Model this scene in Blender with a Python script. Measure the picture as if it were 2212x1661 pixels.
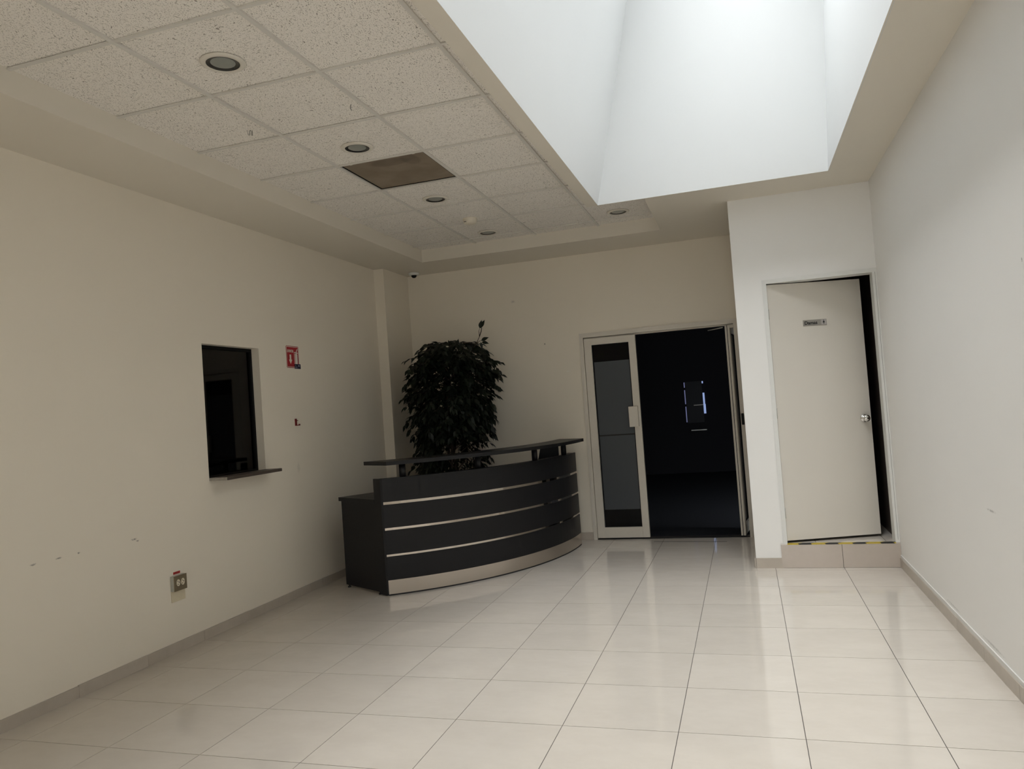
import bpy, math, random
from mathutils import Matrix, Vector
random.seed(7)
scene = bpy.context.scene
COL = scene.collection
for _o in list(bpy.data.objects):
    bpy.data.objects.remove(_o, do_unlink=True)

# ------------------------------------------------------------------ camera
CAM = (0.0, 0.0, 1.3844)
PITCH, ROLL, YAW = 0.0324, 0.0715, 0.2985
cam_data = bpy.data.cameras.new('camera')
cam_data.sensor_fit = 'HORIZONTAL'
cam_data.sensor_width = 36.0
cam_data.lens = 36.0 * 1622.66 / 2212.0
cam_data.clip_start = 0.05
cam = bpy.data.objects.new('camera', cam_data)
COL.objects.link(cam)
cam.matrix_world = (Matrix.Translation(CAM) @ Matrix.Rotation(YAW, 4, 'Z') @ Matrix.Rotation(PITCH, 4, 'X')
                    @ Matrix.Rotation(ROLL, 4, 'Y') @ Matrix.Rotation(math.pi / 2, 4, 'X'))
scene.camera = cam

# ------------------------------------------------------------------ sky, daylight, exposure
SKY_STRENGTH = 15.5          # zenith radiance of a standard overcast sky
world = bpy.data.worlds.new('overcast_sky')
scene.world = world
world.use_nodes = True
bg = world.node_tree.nodes['Background']
bg.inputs['Color'].default_value = (0.95, 0.98, 1.0, 1)
_wt = world.node_tree
_tc = _wt.nodes.new('ShaderNodeTexCoord'); _sp = _wt.nodes.new('ShaderNodeSeparateXYZ')
_wt.links.new(_tc.outputs['Generated'], _sp.inputs[0])
_cl = _wt.nodes.new('ShaderNodeMath'); _cl.operation = 'MAXIMUM'; _wt.links.new(_sp.outputs[2], _cl.inputs[0]); _cl.inputs[1].default_value = 0.0
_ma = _wt.nodes.new('ShaderNodeMath'); _ma.operation = 'MULTIPLY_ADD'; _wt.links.new(_cl.outputs[0], _ma.inputs[0])
_ma.inputs[1].default_value = SKY_STRENGTH * 2 / 3; _ma.inputs[2].default_value = SKY_STRENGTH / 3      # L = Lz (1 + 2 sin(elevation)) / 3
_wt.links.new(_ma.outputs[0], bg.inputs['Strength'])

# room dimensions (metres)
XL, XR, YB, YR, YF = -3.5465, 1.0212, 7.5531, 6.2279, -3.0
ZS, ZT = 2.9141, 3.0287
TL, TB, XT2 = -2.980, 6.9249, -0.6144
SL, SR, SK, SF = -0.973, 0.690, 5.7608, 0.9
BEAM = -1.062
XA = -0.0142            # left edge of the restroom block
SH_TOP = 5.2
SL2 = SL + 0.2232 * (SH_TOP - ZS)
SR2 = SR + 0.053 * (SH_TOP - ZS)

EX0, EX1, EZ1 = -0.25, 0.80, 2.1        # unseen doorway added behind the viewer to let in fill daylight
portal = bpy.data.lights.new('skylight_daylight', 'AREA')
portal.shape = 'RECTANGLE'
portal.size = SR2 - SL2
portal.size_y = SK - SF
portal.cycles.is_portal = True
po = bpy.data.objects.new('skylight_daylight', portal)
COL.objects.link(po)
po.location = ((SL2 + SR2) / 2, (SK + SF) / 2, SH_TOP - 0.01)

portal2 = bpy.data.lights.new('fill_doorway_daylight', 'AREA')  # portal for the doorway added as a fill light opening
portal2.shape = 'RECTANGLE'
portal2.size = EX1 - EX0
portal2.size_y = EZ1
portal2.cycles.is_portal = True
po2 = bpy.data.objects.new('fill_doorway_daylight', portal2)
COL.objects.link(po2)
po2.location = ((EX0 + EX1) / 2, YF - 0.05, EZ1 / 2)
po2.rotation_euler = (math.pi / 2, 0, 0)

vs = scene.view_settings
vs.view_transform = 'Standard'
vs.look = 'None'
vs.exposure = 0.0
vs.gamma = 1.0
vs.use_curve_mapping = False
scene.cycles.max_bounces = 7
scene.cycles.diffuse_bounces = 5
scene.cycles.glossy_bounces = 3
scene.cycles.transparent_max_bounces = 8
scene.cycles.use_light_tree = False
scene.cycles.caustics_reflective = False
scene.cycles.caustics_refractive = False

# ------------------------------------------------------------------ helpers
class MB:
    """collects boxes, prisms, lathes and tubes into one mesh"""
    def __init__(s):
        s.v, s.f, s.sm = [], [], []
    def add(s, verts, faces, smooth=False):
        o = len(s.v)
        s.v += [tuple(p) for p in verts]
        for f in faces:
            s.f.append(tuple(i + o for i in f)); s.sm.append(smooth)
        return s
    def box(s, x0, x1, y0, y1, z0, z1):
        x0, x1 = min(x0, x1), max(x0, x1); y0, y1 = min(y0, y1), max(y0, y1); z0, z1 = min(z0, z1), max(z0, z1)
        return s.add([(x0, y0, z0), (x1, y0, z0), (x1, y1, z0), (x0, y1, z0), (x0, y0, z1), (x1, y0, z1), (x1, y1, z1), (x0, y1, z1)],
                     [(0, 3, 2, 1), (4, 5, 6, 7), (0, 1, 5, 4), (1, 2, 6, 5), (2, 3, 7, 6), (3, 0, 4, 7)])
    def prism(s, pts, z0, z1):
        n = len(pts)
        a = sum(pts[i][0] * pts[(i + 1) % n][1] - pts[(i + 1) % n][0] * pts[i][1] for i in range(n))
        if a < 0: pts = pts[::-1]
        v = [(x, y, z0) for x, y in pts] + [(x, y, z1) for x, y in pts]
        f = [tuple(range(n - 1, -1, -1)), tuple(range(n, 2 * n))] + [(i, (i + 1) % n, n + (i + 1) % n, n + i) for i in range(n)]
        return s.add(v, f)
    def lathe(s, prof, seg=32, c=(0, 0, 0), smooth=True, axis='Z'):
        v, f = [], []
        for r, z in prof:
            for k in range(seg):
                t = 2 * math.pi * k / seg
                p = (r * math.cos(t), r * math.sin(t), z)
                if axis == 'Y': p = (p[0], -p[2], p[1])
                if axis == 'X': p = (p[2], p[0], p[1])
                v.append((p[0] + c[0], p[1] + c[1], p[2] + c[2]))
        for i in range(len(prof) - 1):
            for k in range(seg):
                a = i * seg + k; b = i * seg + (k + 1) % seg
                f.append((a, b, b + seg, a + seg))
        return s.add(v, f, smooth)
    def tube(s, pts, r0, r1=None, seg=8):
        r1 = r0 if r1 is None else r1
        pts = [Vector(p) for p in pts]
        v, f = [], []
        for i, p in enumerate(pts):
            t = (pts[min(i + 1, len(pts) - 1)] - pts[max(i - 1, 0)]).normalized()
            a = t.orthogonal().normalized(); b = t.cross(a)
            r = r0 + (r1 - r0) * i / (len(pts) - 1)
            for k in range(seg):
                q = 2 * math.pi * k / seg
                v.append(tuple(p + a * r * math.cos(q) + b * r * math.sin(q)))
        for i in range(len(pts) - 1):
            for k in range(seg):
                f.append((i * seg + k, i * seg + (k + 1) % seg, (i + 1) * seg + (k + 1) % seg, (i + 1) * seg + k))
        f.append(tuple(range(seg - 1, -1, -1))); f.append(tuple(range((len(pts) - 1) * seg, len(pts) * seg)))
        return s.add(v, f, True)
    def mesh(s, name, bevel=0.0):
        m = bpy.data.meshes.new(name)
        m.from_pydata(s.v, [], s.f)
        m.polygons.foreach_set('use_smooth', s.sm)
        m.update()
        return m
    def build(s, name, mat, parent=None, loc=None, bevel=0.0):
        return link(name, s.mesh(name), mat, parent, loc, bevel)

def link(name, me, mat, parent=None, loc=None, bevel=0.0):
    if mat is not None and not me.materials: me.materials.append(mat)
    o = bpy.data.objects.new(name, me)
    COL.objects.link(o)
    if parent: o.parent = parent
    if loc: o.location = loc
    if bevel:
        b = o.modifiers.new('bevel', 'BEVEL'); b.width = bevel; b.segments = 2; b.limit_method = 'ANGLE'
    return o

def BX(*a): return MB().box(*a)

def empty(name, loc=(0, 0, 0), mat=None):
    o = bpy.data.objects.new(name, None)
    COL.objects.link(o)
    o.empty_display_size = 0.1
    if mat is not None: o.matrix_world = Matrix.Translation(loc) @ mat.to_4x4()
    else: o.location = loc
    return o

def tag(o, label, cat, group=None, kind=None):
    o['label'] = label; o['category'] = cat
    if group: o['group'] = group
    if kind: o['kind'] = kind
    return o
def struct(o, label, cat): return tag(o, label, cat, None, 'structure')

FACE_X = Matrix(((0, 0, 1), (1, 0, 0), (0, 1, 0)))      # local right=+Y up=+Z out=+X  (left wall)
FACE_Y = Matrix(((1, 0, 0), (0, 0, -1), (0, 1, 0)))     # local right=+X up=+Z out=-Y  (back wall)

def text(name, body, size, mat, parent, loc, depth=0.0004, width=None, bold=0.0):
    cu = bpy.data.curves.new(name, 'FONT')
    cu.body = body; cu.size = size; cu.extrude = depth; cu.offset = bold
    cu.align_x = 'CENTER'; cu.align_y = 'CENTER'
    t = bpy.data.objects.new(name, cu)
    COL.objects.link(t)
    bpy.context.view_layer.update()
    me = bpy.data.meshes.new_from_object(t.evaluated_get(bpy.context.evaluated_depsgraph_get()))
    bpy.data.objects.remove(t, do_unlink=True)
    if width:
        xs = [v.co.x for v in me.vertices]
        k = width / (max(xs) - min(xs))
        for v in me.vertices: v.co.x *= k
    me.name = name
    me.materials.clear()
    return link(name, me, mat, parent, loc)

# ------------------------------------------------------------------ materials
def new_mat(name):
    m = bpy.data.materials.new(name); m.use_nodes = True
    nt = m.node_tree
    return m, nt, nt.nodes['Principled BSDF']
def nd(nt, typ, **kw):
    n = nt.nodes.new(typ)
    for k, v in kw.items():
        if k in n.inputs.keys() if isinstance(k, str) else False: n.inputs[k].default_value = v
        else: setattr(n, k, v)
    return n
def math_n(nt, op, a, b=None, clamp=False):
    n = nt.nodes.new('ShaderNodeMath'); n.operation = op; n.use_clamp = clamp
    for i, x in enumerate((a, b)):
        if x is None: continue
        if isinstance(x, (int, float)): n.inputs[i].default_value = x
        else: nt.links.new(x, n.inputs[i])
    return n.outputs[0]
def mix_c(nt, fac, a, b, mode='MIX'):
    n = nt.nodes.new('ShaderNodeMix'); n.data_type = 'RGBA'; n.blend_type = mode
    for i, x in ((0, fac), (6, a), (7, b)):
        if isinstance(x, (int, float)): n.inputs[i].default_value = x
        elif isinstance(x, tuple): n.inputs[i].default_value = x if len(x) == 4 else (*x, 1)
        else: nt.links.new(x, n.inputs[i])
    return n.outputs[2]
def noise(nt, vec, scale, detail=3, rough=0.5):
    n = nt.nodes.new('ShaderNodeTexNoise')
    n.inputs['Scale'].default_value = scale; n.inputs['Detail'].default_value = detail; n.inputs['Roughness'].default_value = rough
    if vec is not None: nt.links.new(vec, n.inputs['Vector'])
    return n.outputs['Fac']
def ramp(nt, fac, lo, hi):
    n = nt.nodes.new('ShaderNodeMapRange'); n.interpolation_type = 'SMOOTHSTEP'
    n.inputs[1].default_value = lo; n.inputs[2].default_value = hi
    nt.links.new(fac, n.inputs[0])
    return n.outputs[0]
def objco(nt): return nt.nodes.new('ShaderNodeTexCoord').outputs['Object']
def bump(nt, bs, h, strength, dist):
    b = nt.nodes.new('ShaderNodeBump'); b.inputs['Strength'].default_value = strength; b.inputs['Distance'].default_value = dist
    nt.links.new(h, b.inputs['Height']); nt.links.new(b.outputs[0], bs.inputs['Normal'])

def plain(name, col, rough=0.5, metal=0.0, var=0.06, scale=30, spec=0.5, bmp=0.0):
    """plain coloured surface with a fine procedural tone variation"""
    m, nt, bs = new_mat(name)
    co = objco(nt)
    f = noise(nt, co, scale, 1)
    c = mix_c(nt, f, tuple(x * (1 - var) for x in col), tuple(min(1, x * (1 + var)) for x in col))
    nt.links.new(c, bs.inputs['Base Color'])
    bs.inputs['Roughness'].default_value = rough; bs.inputs['Metallic'].default_value = metal
    bs.inputs['Specular IOR Level'].default_value = spec
    if bmp: bump(nt, bs, noise(nt, co, scale * 6, 3), bmp, 0.002)
    return m

def paint(name, col, marks=(), rough=0.62):
    """wall paint, faint roller mottling; marks = (point, radii, strength, colour) small scuffs in world coordinates"""
    m, nt, bs = new_mat(name)
    co = objco(nt)
    a = noise(nt, co, 1.3, 2, 0.6)
    c = mix_c(nt, a, tuple(x * 0.975 for x in col), tuple(x * 1.02 for x in col))
    nz = noise(nt, co, 110, 1, 0.7) if marks else None
    for p, r, s, mc in marks:
        sub = nt.nodes.new('ShaderNodeVectorMath'); sub.operation = 'SUBTRACT'
        nt.links.new(co, sub.inputs[0]); sub.inputs[1].default_value = p
        div = nt.nodes.new('ShaderNodeVectorMath'); div.operation = 'DIVIDE'
        nt.links.new(sub.outputs[0], div.inputs[0]); div.inputs[1].default_value = r
        ln = nt.nodes.new('ShaderNodeVectorMath'); ln.operation = 'LENGTH'
        nt.links.new(div.outputs[0], ln.inputs[0])
        d = math_n(nt, 'ADD', ln.outputs['Value'], math_n(nt, 'MULTIPLY', nz, 1.5))
        k = math_n(nt, 'SUBTRACT', 1.0, ramp(nt, d, 0.85, 1.75))
        c = mix_c(nt, math_n(nt, 'MULTIPLY', k, s), c, mc)
    nt.links.new(c, bs.inputs['Base Color'])
    bs.inputs['Roughness'].default_value = rough
    bs.inputs['Specular IOR Level'].default_value = 0.3
    return m

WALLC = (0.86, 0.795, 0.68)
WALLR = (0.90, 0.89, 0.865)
DK = (0.12, 0.11, 0.10)
marksL = [((XL, 3.635, .768), (.1, .026, .008), .7, DK), ((XL, 3.66, .754), (.1, .016, .007), .7, DK), ((XL, 2.965, .762), (.1, .024, .007), .6, DK), ((XL, 3.115, .764), (.1, .024, .006), .7, DK),
          ((XL, 3.242, .766), (.1, .013, .006), .7, DK), ((XL, 5.398, 1.028), (.1, .03, .05), .2, (.3, .29, .24))]
marksB = [((-2.249, YB, 2.508), (.03, .1, .018), .5, (.4, .37, .33)), ((-1.936, YB, 2.033), (.009, .1, .014), .8, DK), ((-1.708, YB, 1.729), (.035, .1, .007), .7, (.9, .88, .83))]
marksR = [((XR, 3.89, .770), (.1, .075, .008), .45, DK), ((XR, 3.225, 1.804), (.1, .008, .012), .7, DK), ((XR, 4.05, .112), (.1, .22, .009), .32, DK), ((XR, 4.75, .110), (.1, .18, .008), .28, DK)]
M = {}
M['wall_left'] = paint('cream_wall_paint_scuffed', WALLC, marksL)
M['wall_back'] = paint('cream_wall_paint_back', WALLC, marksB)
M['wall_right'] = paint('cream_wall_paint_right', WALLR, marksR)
M['wall'] = paint('cream_wall_paint', WALLR)
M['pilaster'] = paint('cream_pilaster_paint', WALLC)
M['soffit'] = paint('soffit_paint', (0.78, 0.73, 0.635))
M['shaft'] = paint('white_shaft_paint', (0.68, 0.69, 0.685))
M['white'] = plain('white_enamel', (0.78, 0.78, 0.75), 0.4, var=0.03)
M['grid'] = plain('ceiling_grid_paint', (0.74, 0.715, 0.665), 0.5, var=0.04)
M['alu'] = plain('cream_door_aluminium', (0.72, 0.67, 0.59), 0.42, var=0.02)
M['leaf_door'] = plain('cream_door_laminate', (0.72, 0.68, 0.61), 0.5, var=0.025, scale=4)
M['black'] = plain('black_plastic', (0.006, 0.006, 0.0065), 0.5, spec=0.25)
M['rubber'] = plain('black_rubber', (0.01, 0.01, 0.011), 0.7)
M['chrome'] = plain('chrome', (0.72, 0.71, 0.69), 0.12, 1.0, var=0.02)
M['dark_metal'] = plain('dark_metal_frame', (0.004, 0.004, 0.004), 0.6, spec=0.2)
M['lamp_white'] = plain('lamp_trim_white', (0.74, 0.70, 0.62), 0.35, var=0.03)
M['reflector'] = plain('lamp_reflector', (0.03, 0.03, 0.028), 0.25, 0.0, var=0.1)
M['lens'] = plain('frosted_lamp_glass', (0.29, 0.305, 0.28), 0.3, var=0.08, scale=60)
M['cream_plastic'] = plain('cream_plastic', (0.70, 0.62, 0.45), 0.4, var=0.04)
M['detector'] = plain('ivory_detector_plastic', (0.80, 0.74, 0.62), 0.4, var=0.03)
M['ivory'] = plain('ivory_socket', (0.75, 0.67, 0.52), 0.4)
M['outlet_metal'] = plain('dull_brass_plate', (0.26, 0.215, 0.14), 0.4, 0.6, var=0.15, scale=50)
M['galv'] = plain('galvanised_box', (0.5, 0.5, 0.46), 0.45, 0.5)
M['red'] = plain('sign_red', (0.36, 0.012, 0.022), 0.35, var=0.05)
M['red_paint'] = plain('red_painted_steel', (0.16, 0.012, 0.012), 0.4)
M['sign_white'] = plain('sign_white', (0.78, 0.74, 0.66), 0.4, var=0.02)
M['navy'] = plain('navy_sticker', (0.012, 0.012, 0.035), 0.3)
M['grey_print'] = plain('grey_print', (0.35, 0.35, 0.42), 0.5)
M['plaque'] = plain('brushed_grey_plaque', (0.36, 0.34, 0.31), 0.35, 0.4, var=0.05)
M['plaque_light'] = plain('light_grey_plaque', (0.50, 0.47, 0.46), 0.35, 0.3, var=0.05)
M['print_black'] = plain('black_print', (0.008, 0.008, 0.01), 0.5)
M['label_red'] = plain('red_label_tape', (0.45, 0.02, 0.02), 0.4)
M['wood_dark'] = plain('ledge_dark_wood', (0.075, 0.058, 0.048), 0.5, var=0.3, scale=18)
M['ledge_end'] = plain('ledge_raw_end', (0.34, 0.31, 0.27), 0.7, var=0.2, scale=60)
M['hall_shade'] = plain('hall_wall_shade', (0.018, 0.018, 0.021), 0.9, spec=0.0)  # darkness of the unlit hall painted into the wall and ceiling colour
M['hall_floor'] = plain('hall_floor_shade', (0.030, 0.032, 0.037), 0.95, spec=0.0)  # floor colour lowered to stand for missing light in the hall
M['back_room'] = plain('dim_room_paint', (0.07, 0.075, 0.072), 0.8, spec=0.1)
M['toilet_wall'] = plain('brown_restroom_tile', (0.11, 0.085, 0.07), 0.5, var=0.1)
M['film'] = plain('grey_frosted_film', (0.052, 0.060, 0.070), 0.5, var=0.03, scale=3)
M['film_gap'] = plain('dark_film_seam', (0.006, 0.006, 0.007), 0.6)
M['strip_dark'] = plain('dark_floor_strip', (0.035, 0.032, 0.03), 0.5)
M['pot'] = plain('dark_basket_pot', (0.05, 0.035, 0.022), 0.8, var=0.3, scale=40)
M['soil'] = plain('moss', (0.03, 0.025, 0.015), 0.95, var=0.4, scale=80)
M['bark'] = plain('brown_bark', (0.045, 0.028, 0.018), 0.8, var=0.3, scale=50)
M['plaster'] = plain('white_filler', (0.75, 0.74, 0.71), 0.7, var=0.05)
M['grout'] = plain('grey_grout', (0.085, 0.075, 0.066), 0.9, var=0.2)
M['pavement'] = plain('concrete_pavement', (0.45, 0.43, 0.40), 0.9, var=0.1, scale=2)
M['blind'] = plain('dark_window_blind', (0.02, 0.021, 0.026), 0.8)

# desk laminate: near-black wood grain
m, nt, bs = new_mat('black_oak_laminate'); co = objco(nt)
mp = nt.nodes.new('ShaderNodeMapping'); mp.inputs['Scale'].default_value = (1.5, 1.5, 60); nt.links.new(co, mp.inputs[0])
g = noise(nt, mp.outputs[0], 4, 4, 0.6)
nt.links.new(mix_c(nt, g, (0.0065, 0.0065, 0.0075), (0.0135, 0.0135, 0.0150)), bs.inputs['Base Color'])
bs.inputs['Roughness'].default_value = 0.42; bs.inputs['Specular IOR Level'].default_value = 0.28
M['laminate'] = m
# brushed steel
m, nt, bs = new_mat('brushed_steel'); co = objco(nt)
mp = nt.nodes.new('ShaderNodeMapping'); mp.inputs['Scale'].default_value = (2, 2, 220); nt.links.new(co, mp.inputs[0])
g = noise(nt, mp.outputs[0], 5, 3)
nt.links.new(mix_c(nt, g, (0.56, 0.50, 0.45), (0.64, 0.58, 0.52)), bs.inputs['Base Color'])
bs.inputs['Metallic'].default_value = 1.0; bs.inputs['Roughness'].default_value = 0.27
M['steel'] = m

M['strip_steel'] = plain('polished_steel_strip', (0.66, 0.60, 0.54), 0.10, 1.0, var=0.03)
def porcelain(name, c0, c1, rough):
    m, nt, bs = new_mat(name); co = objco(nt)
    oi = nt.nodes.new('ShaderNodeObjectInfo')
    off = nt.nodes.new('ShaderNodeVectorMath'); off.operation = 'SCALE'; off.inputs[0].default_value = (37, 91, 53)
    nt.links.new(oi.outputs['Random'], off.inputs['Scale'])
    ad = nt.nodes.new('ShaderNodeVectorMath'); nt.links.new(co, ad.inputs[0]); nt.links.new(off.outputs[0], ad.inputs[1])
    mp = nt.nodes.new('ShaderNodeMapping'); mp.inputs['Scale'].default_value = (1, 1.6, 1); nt.links.new(ad.outputs[0], mp.inputs[0])
    a = noise(nt, mp.outputs[0], 3.2, 3, 0.62)
    b = noise(nt, mp.outputs[0], 16, 2, 0.7)
    f = math_n(nt, 'ADD', math_n(nt, 'MULTIPLY', a, 0.75), math_n(nt, 'MULTIPLY', b, 0.25))
    c = mix_c(nt, ramp(nt, f, 0.25, 0.75), c0, c1)
    tint = math_n(nt, 'ADD', math_n(nt, 'MULTIPLY', oi.outputs['Random'], 0.05), 0.97)
    h = nt.nodes.new('ShaderNodeHueSaturation'); nt.links.new(c, h.inputs['Color']); nt.links.new(tint, h.inputs['Value'])
    nt.links.new(h.outputs[0], bs.inputs['Base Color'])
    nt.links.new(math_n(nt, 'ADD', math_n(nt, 'MULTIPLY', a, 0.06), rough - 0.03), bs.inputs['Roughness'])
    return m
M['tile'] = porcelain('polished_porcelain', (0.61, 0.555, 0.487), (0.66, 0.605, 0.535), 0.065)
M['base_tile'] = porcelain('taupe_skirting_tile', (0.47, 0.415, 0.35), (0.54, 0.48, 0.41), 0.3)
M['riser'] = porcelain('step_riser_tile', (0.52, 0.455, 0.395), (0.58, 0.51, 0.45), 0.25)

# fissured mineral-fibre ceiling tile
m, nt, bs = new_mat('fissured_ceiling_tile'); co = objco(nt)
oi = nt.nodes.new('ShaderNodeObjectInfo')
off = nt.nodes.new('ShaderNodeVectorMath'); off.operation = 'SCALE'; off.inputs[0].default_value = (17, 41, 0)
nt.links.new(oi.outputs['Random'], off.inputs['Scale'])
ad = nt.nodes.new('ShaderNodeVectorMath'); nt.links.new(co, ad.inputs[0]); nt.links.new(off.outputs[0], ad.inputs[1])
wn = nt.nodes.new('ShaderNodeTexNoise'); wn.inputs['Scale'].default_value = 9; wn.inputs['Detail'].default_value = 2; nt.links.new(ad.outputs[0], wn.inputs['Vector'])
ws = nt.nodes.new('ShaderNodeVectorMath'); ws.operation = 'SCALE'; ws.inputs['Scale'].default_value = 0.10; nt.links.new(wn.outputs['Color'], ws.inputs[0])
wa = nt.nodes.new('ShaderNodeVectorMath'); nt.links.new(ad.outputs[0], wa.inputs[0]); nt.links.new(ws.outputs[0], wa.inputs[1])
mp = nt.nodes.new('ShaderNodeMapping'); mp.inputs['Scale'].default_value = (1, 3.2, 1); nt.links.new(wa.outputs[0], mp.inputs[0])
f1 = noise(nt, mp.outputs[0], 68, 1.0, 0.5)
k1 = ramp(nt, f1, 0.645, 0.685)
f2 = noise(nt, ad.outputs[0], 200, 0.0, 0.5)
k2 = math_n(nt, 'MULTIPLY', ramp(nt, f2, 0.665, 0.73), 0.8)
k = math_n(nt, 'MAXIMUM', k1, k2)
base = mix_c(nt, noise(nt, ad.outputs[0], 5, 3), (0.90, 0.86, 0.80), (0.94, 0.90, 0.84))
nt.links.new(mix_c(nt, math_n(nt, 'MULTIPLY', k, 0.82), base, (0.20, 0.172, 0.14)), bs.inputs['Base Color'])
bs.inputs['Roughness'].default_value = 0.9; bs.inputs['Specular IOR Level'].default_value = 0.1
M['ceil'] = m

# brown perforated return-air panel with darker patches for the diffuser neck seen through it
m, nt, bs = new_mat('perforated_brown_panel'); co = objco(nt)
sp = nt.nodes.new('ShaderNodeSeparateXYZ'); nt.links.new(co, sp.inputs[0])
sx = math_n(nt, 'SINE', math_n(nt, 'MULTIPLY', sp.outputs[0], 2 * math.pi / 0.0075))
sy = math_n(nt, 'SINE', math_n(nt, 'MULTIPLY', sp.outputs[1], 2 * math.pi / 0.0075))
holes = ramp(nt, math_n(nt, 'MULTIPLY', sx, sy), 0.15, 0.5)
st = noise(nt, co, 4.2, 3, 0.55)
c = mix_c(nt, ramp(nt, st, 0.35, 0.68), (0.235, 0.185, 0.132), (0.315, 0.255, 0.19))
for p, r, s in (((0.02, -0.20, 0), (0.14, 0.065, 1), 0.42), ((0.16, -0.19, 0), (0.06, 0.10, 1), 0.40)):
    sub = nt.nodes.new('ShaderNodeVectorMath'); sub.operation = 'SUBTRACT'; nt.links.new(co, sub.inputs[0]); sub.inputs[1].default_value = p
    div = nt.nodes.new('ShaderNodeVectorMath'); div.operation = 'DIVIDE'; nt.links.new(sub.outputs[0], div.inputs[0]); div.inputs[1].default_value = r
    ln = nt.nodes.new('ShaderNodeVectorMath'); ln.operation = 'LENGTH'; nt.links.new(div.outputs[0], ln.inputs[0])
    kk = math_n(nt, 'SUBTRACT', 1.0, ramp(nt, ln.outputs['Value'], 0.8, 1.15))
    c = mix_c(nt, math_n(nt, 'MULTIPLY', kk, s), c, (0.10, 0.075, 0.055))
nt.links.new(mix_c(nt, math_n(nt, 'MULTIPLY', holes, 0.5), c, (0.07, 0.055, 0.04)), bs.inputs['Base Color'])
bs.inputs['Roughness'].default_value = 0.6
M['perforated'] = m

# hazard tape stripes
m, nt, bs = new_mat('hazard_tape'); co = objco(nt)
sp = nt.nodes.new('ShaderNodeSeparateXYZ'); nt.links.new(co, sp.inputs[0])
t = math_n(nt, 'SUBTRACT', sp.outputs[0], math_n(nt, 'MULTIPLY', math_n(nt, 'SUBTRACT', sp.outputs[2], sp.outputs[1]), -1.3))
fr = math_n(nt, 'FRACT', math_n(nt, 'DIVIDE', math_n(nt, 'ADD', t, 8.215), 0.193))
st = math_n(nt, 'GREATER_THAN', fr, 0.52)
wear = ramp(nt, noise(nt, co, 35, 4, 0.7), 0.55, 0.75)
yel = mix_c(nt, math_n(nt, 'MULTIPLY', wear, 0.6), (0.62, 0.46, 0.06), (0.30, 0.26, 0.14))
nt.links.new(mix_c(nt, st, yel, (0.03, 0.028, 0.026)), bs.inputs['Base Color'])
bs.inputs['Roughness'].default_value = 0.45
M['hazard'] = m

def glass(name, tint, ior=1.45):
    m = bpy.data.materials.new(name); m.use_nodes = True; nt = m.node_tree; nt.nodes.clear()
    out = nt.nodes.new('ShaderNodeOutputMaterial'); tr = nt.nodes.new('ShaderNodeBsdfTransparent'); gl = nt.nodes.new('ShaderNodeBsdfGlossy')
    fz = nt.nodes.new('ShaderNodeFresnel'); fz.inputs['IOR'].default_value = ior
    mx = nt.nodes.new('ShaderNodeMixShader')
    co = objco(nt)
    nt.links.new(mix_c(nt, noise(nt, co, 2, 2), tint, tuple(min(1, x * 1.05) for x in tint)), tr.inputs['Color'])
    gl.inputs['Roughness'].default_value = 0.02
    nt.links.new(fz.outputs[0], mx.inputs[0]); nt.links.new(tr.outputs[0], mx.inputs[1]); nt.links.new(gl.outputs[0], mx.inputs[2])
    nt.links.new(mx.outputs[0], out.inputs[0])
    return m
M['glass'] = glass('smoked_window_glass', (0.28, 0.31, 0.29), 1.38)
M['door_glass'] = glass('door_glass', (0.45, 0.45, 0.45), 1.30)
m = bpy.data.materials.new('skylight_acrylic'); m.use_nodes = True; m.node_tree.nodes.clear()
_n = m.node_tree.nodes; _l = m.node_tree.links
_o = _n.new('ShaderNodeOutputMaterial'); _t = _n.new('ShaderNodeBsdfTransparent'); _t.inputs[0].default_value = (0.95, 0.95, 0.95, 1)
_g = _n.new('ShaderNodeBsdfGlossy'); _g.inputs['Roughness'].default_value = 0.05
_f = _n.new('ShaderNodeFresnel'); _f.inputs['IOR'].default_value = 1.45
_x = _n.new('ShaderNodeMixShader'); _l.new(_f.outputs[0], _x.inputs[0]); _l.new(_t.outputs[0], _x.inputs[1]); _l.new(_g.outputs[0], _x.inputs[2]); _l.new(_x.outputs[0], _o.inputs[0])
M['acrylic'] = m

def emit(name, col, s):
    m = bpy.data.materials.new(name); m.use_nodes = True; nt = m.node_tree; nt.nodes.clear()
    out = nt.nodes.new('ShaderNodeOutputMaterial'); e = nt.nodes.new('ShaderNodeEmission')
    e.inputs['Strength'].default_value = s
    co = objco(nt)
    nt.links.new(mix_c(nt, noise(nt, co, 8, 2), tuple(x * 0.85 for x in col), col), e.inputs['Color'])
    nt.links.new(e.outputs[0], out.inputs[0])
    return m
M['daylit'] = emit('daylit_pane', (0.38, 0.50, 0.86), 0.75)
M['daylit_dim'] = emit('dim_daylit_pane', (0.26, 0.28, 0.50), 0.5)

# leaf material
m, nt, bs = new_mat('dark_ficus_leaf'); co = objco(nt)
oi = nt.nodes.new('ShaderNodeObjectInfo')
f = noise(nt, nt.nodes.new('ShaderNodeNewGeometry').outputs['Position'], 14, 2)
nt.links.new(mix_c(nt, f, (0.0024, 0.005, 0.0027), (0.009, 0.016, 0.0075)), bs.inputs['Base Color'])
bs.inputs['Roughness'].default_value = 0.42; bs.inputs['Specular IOR Level'].default_value = 0.3
M['foliage'] = m

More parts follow.
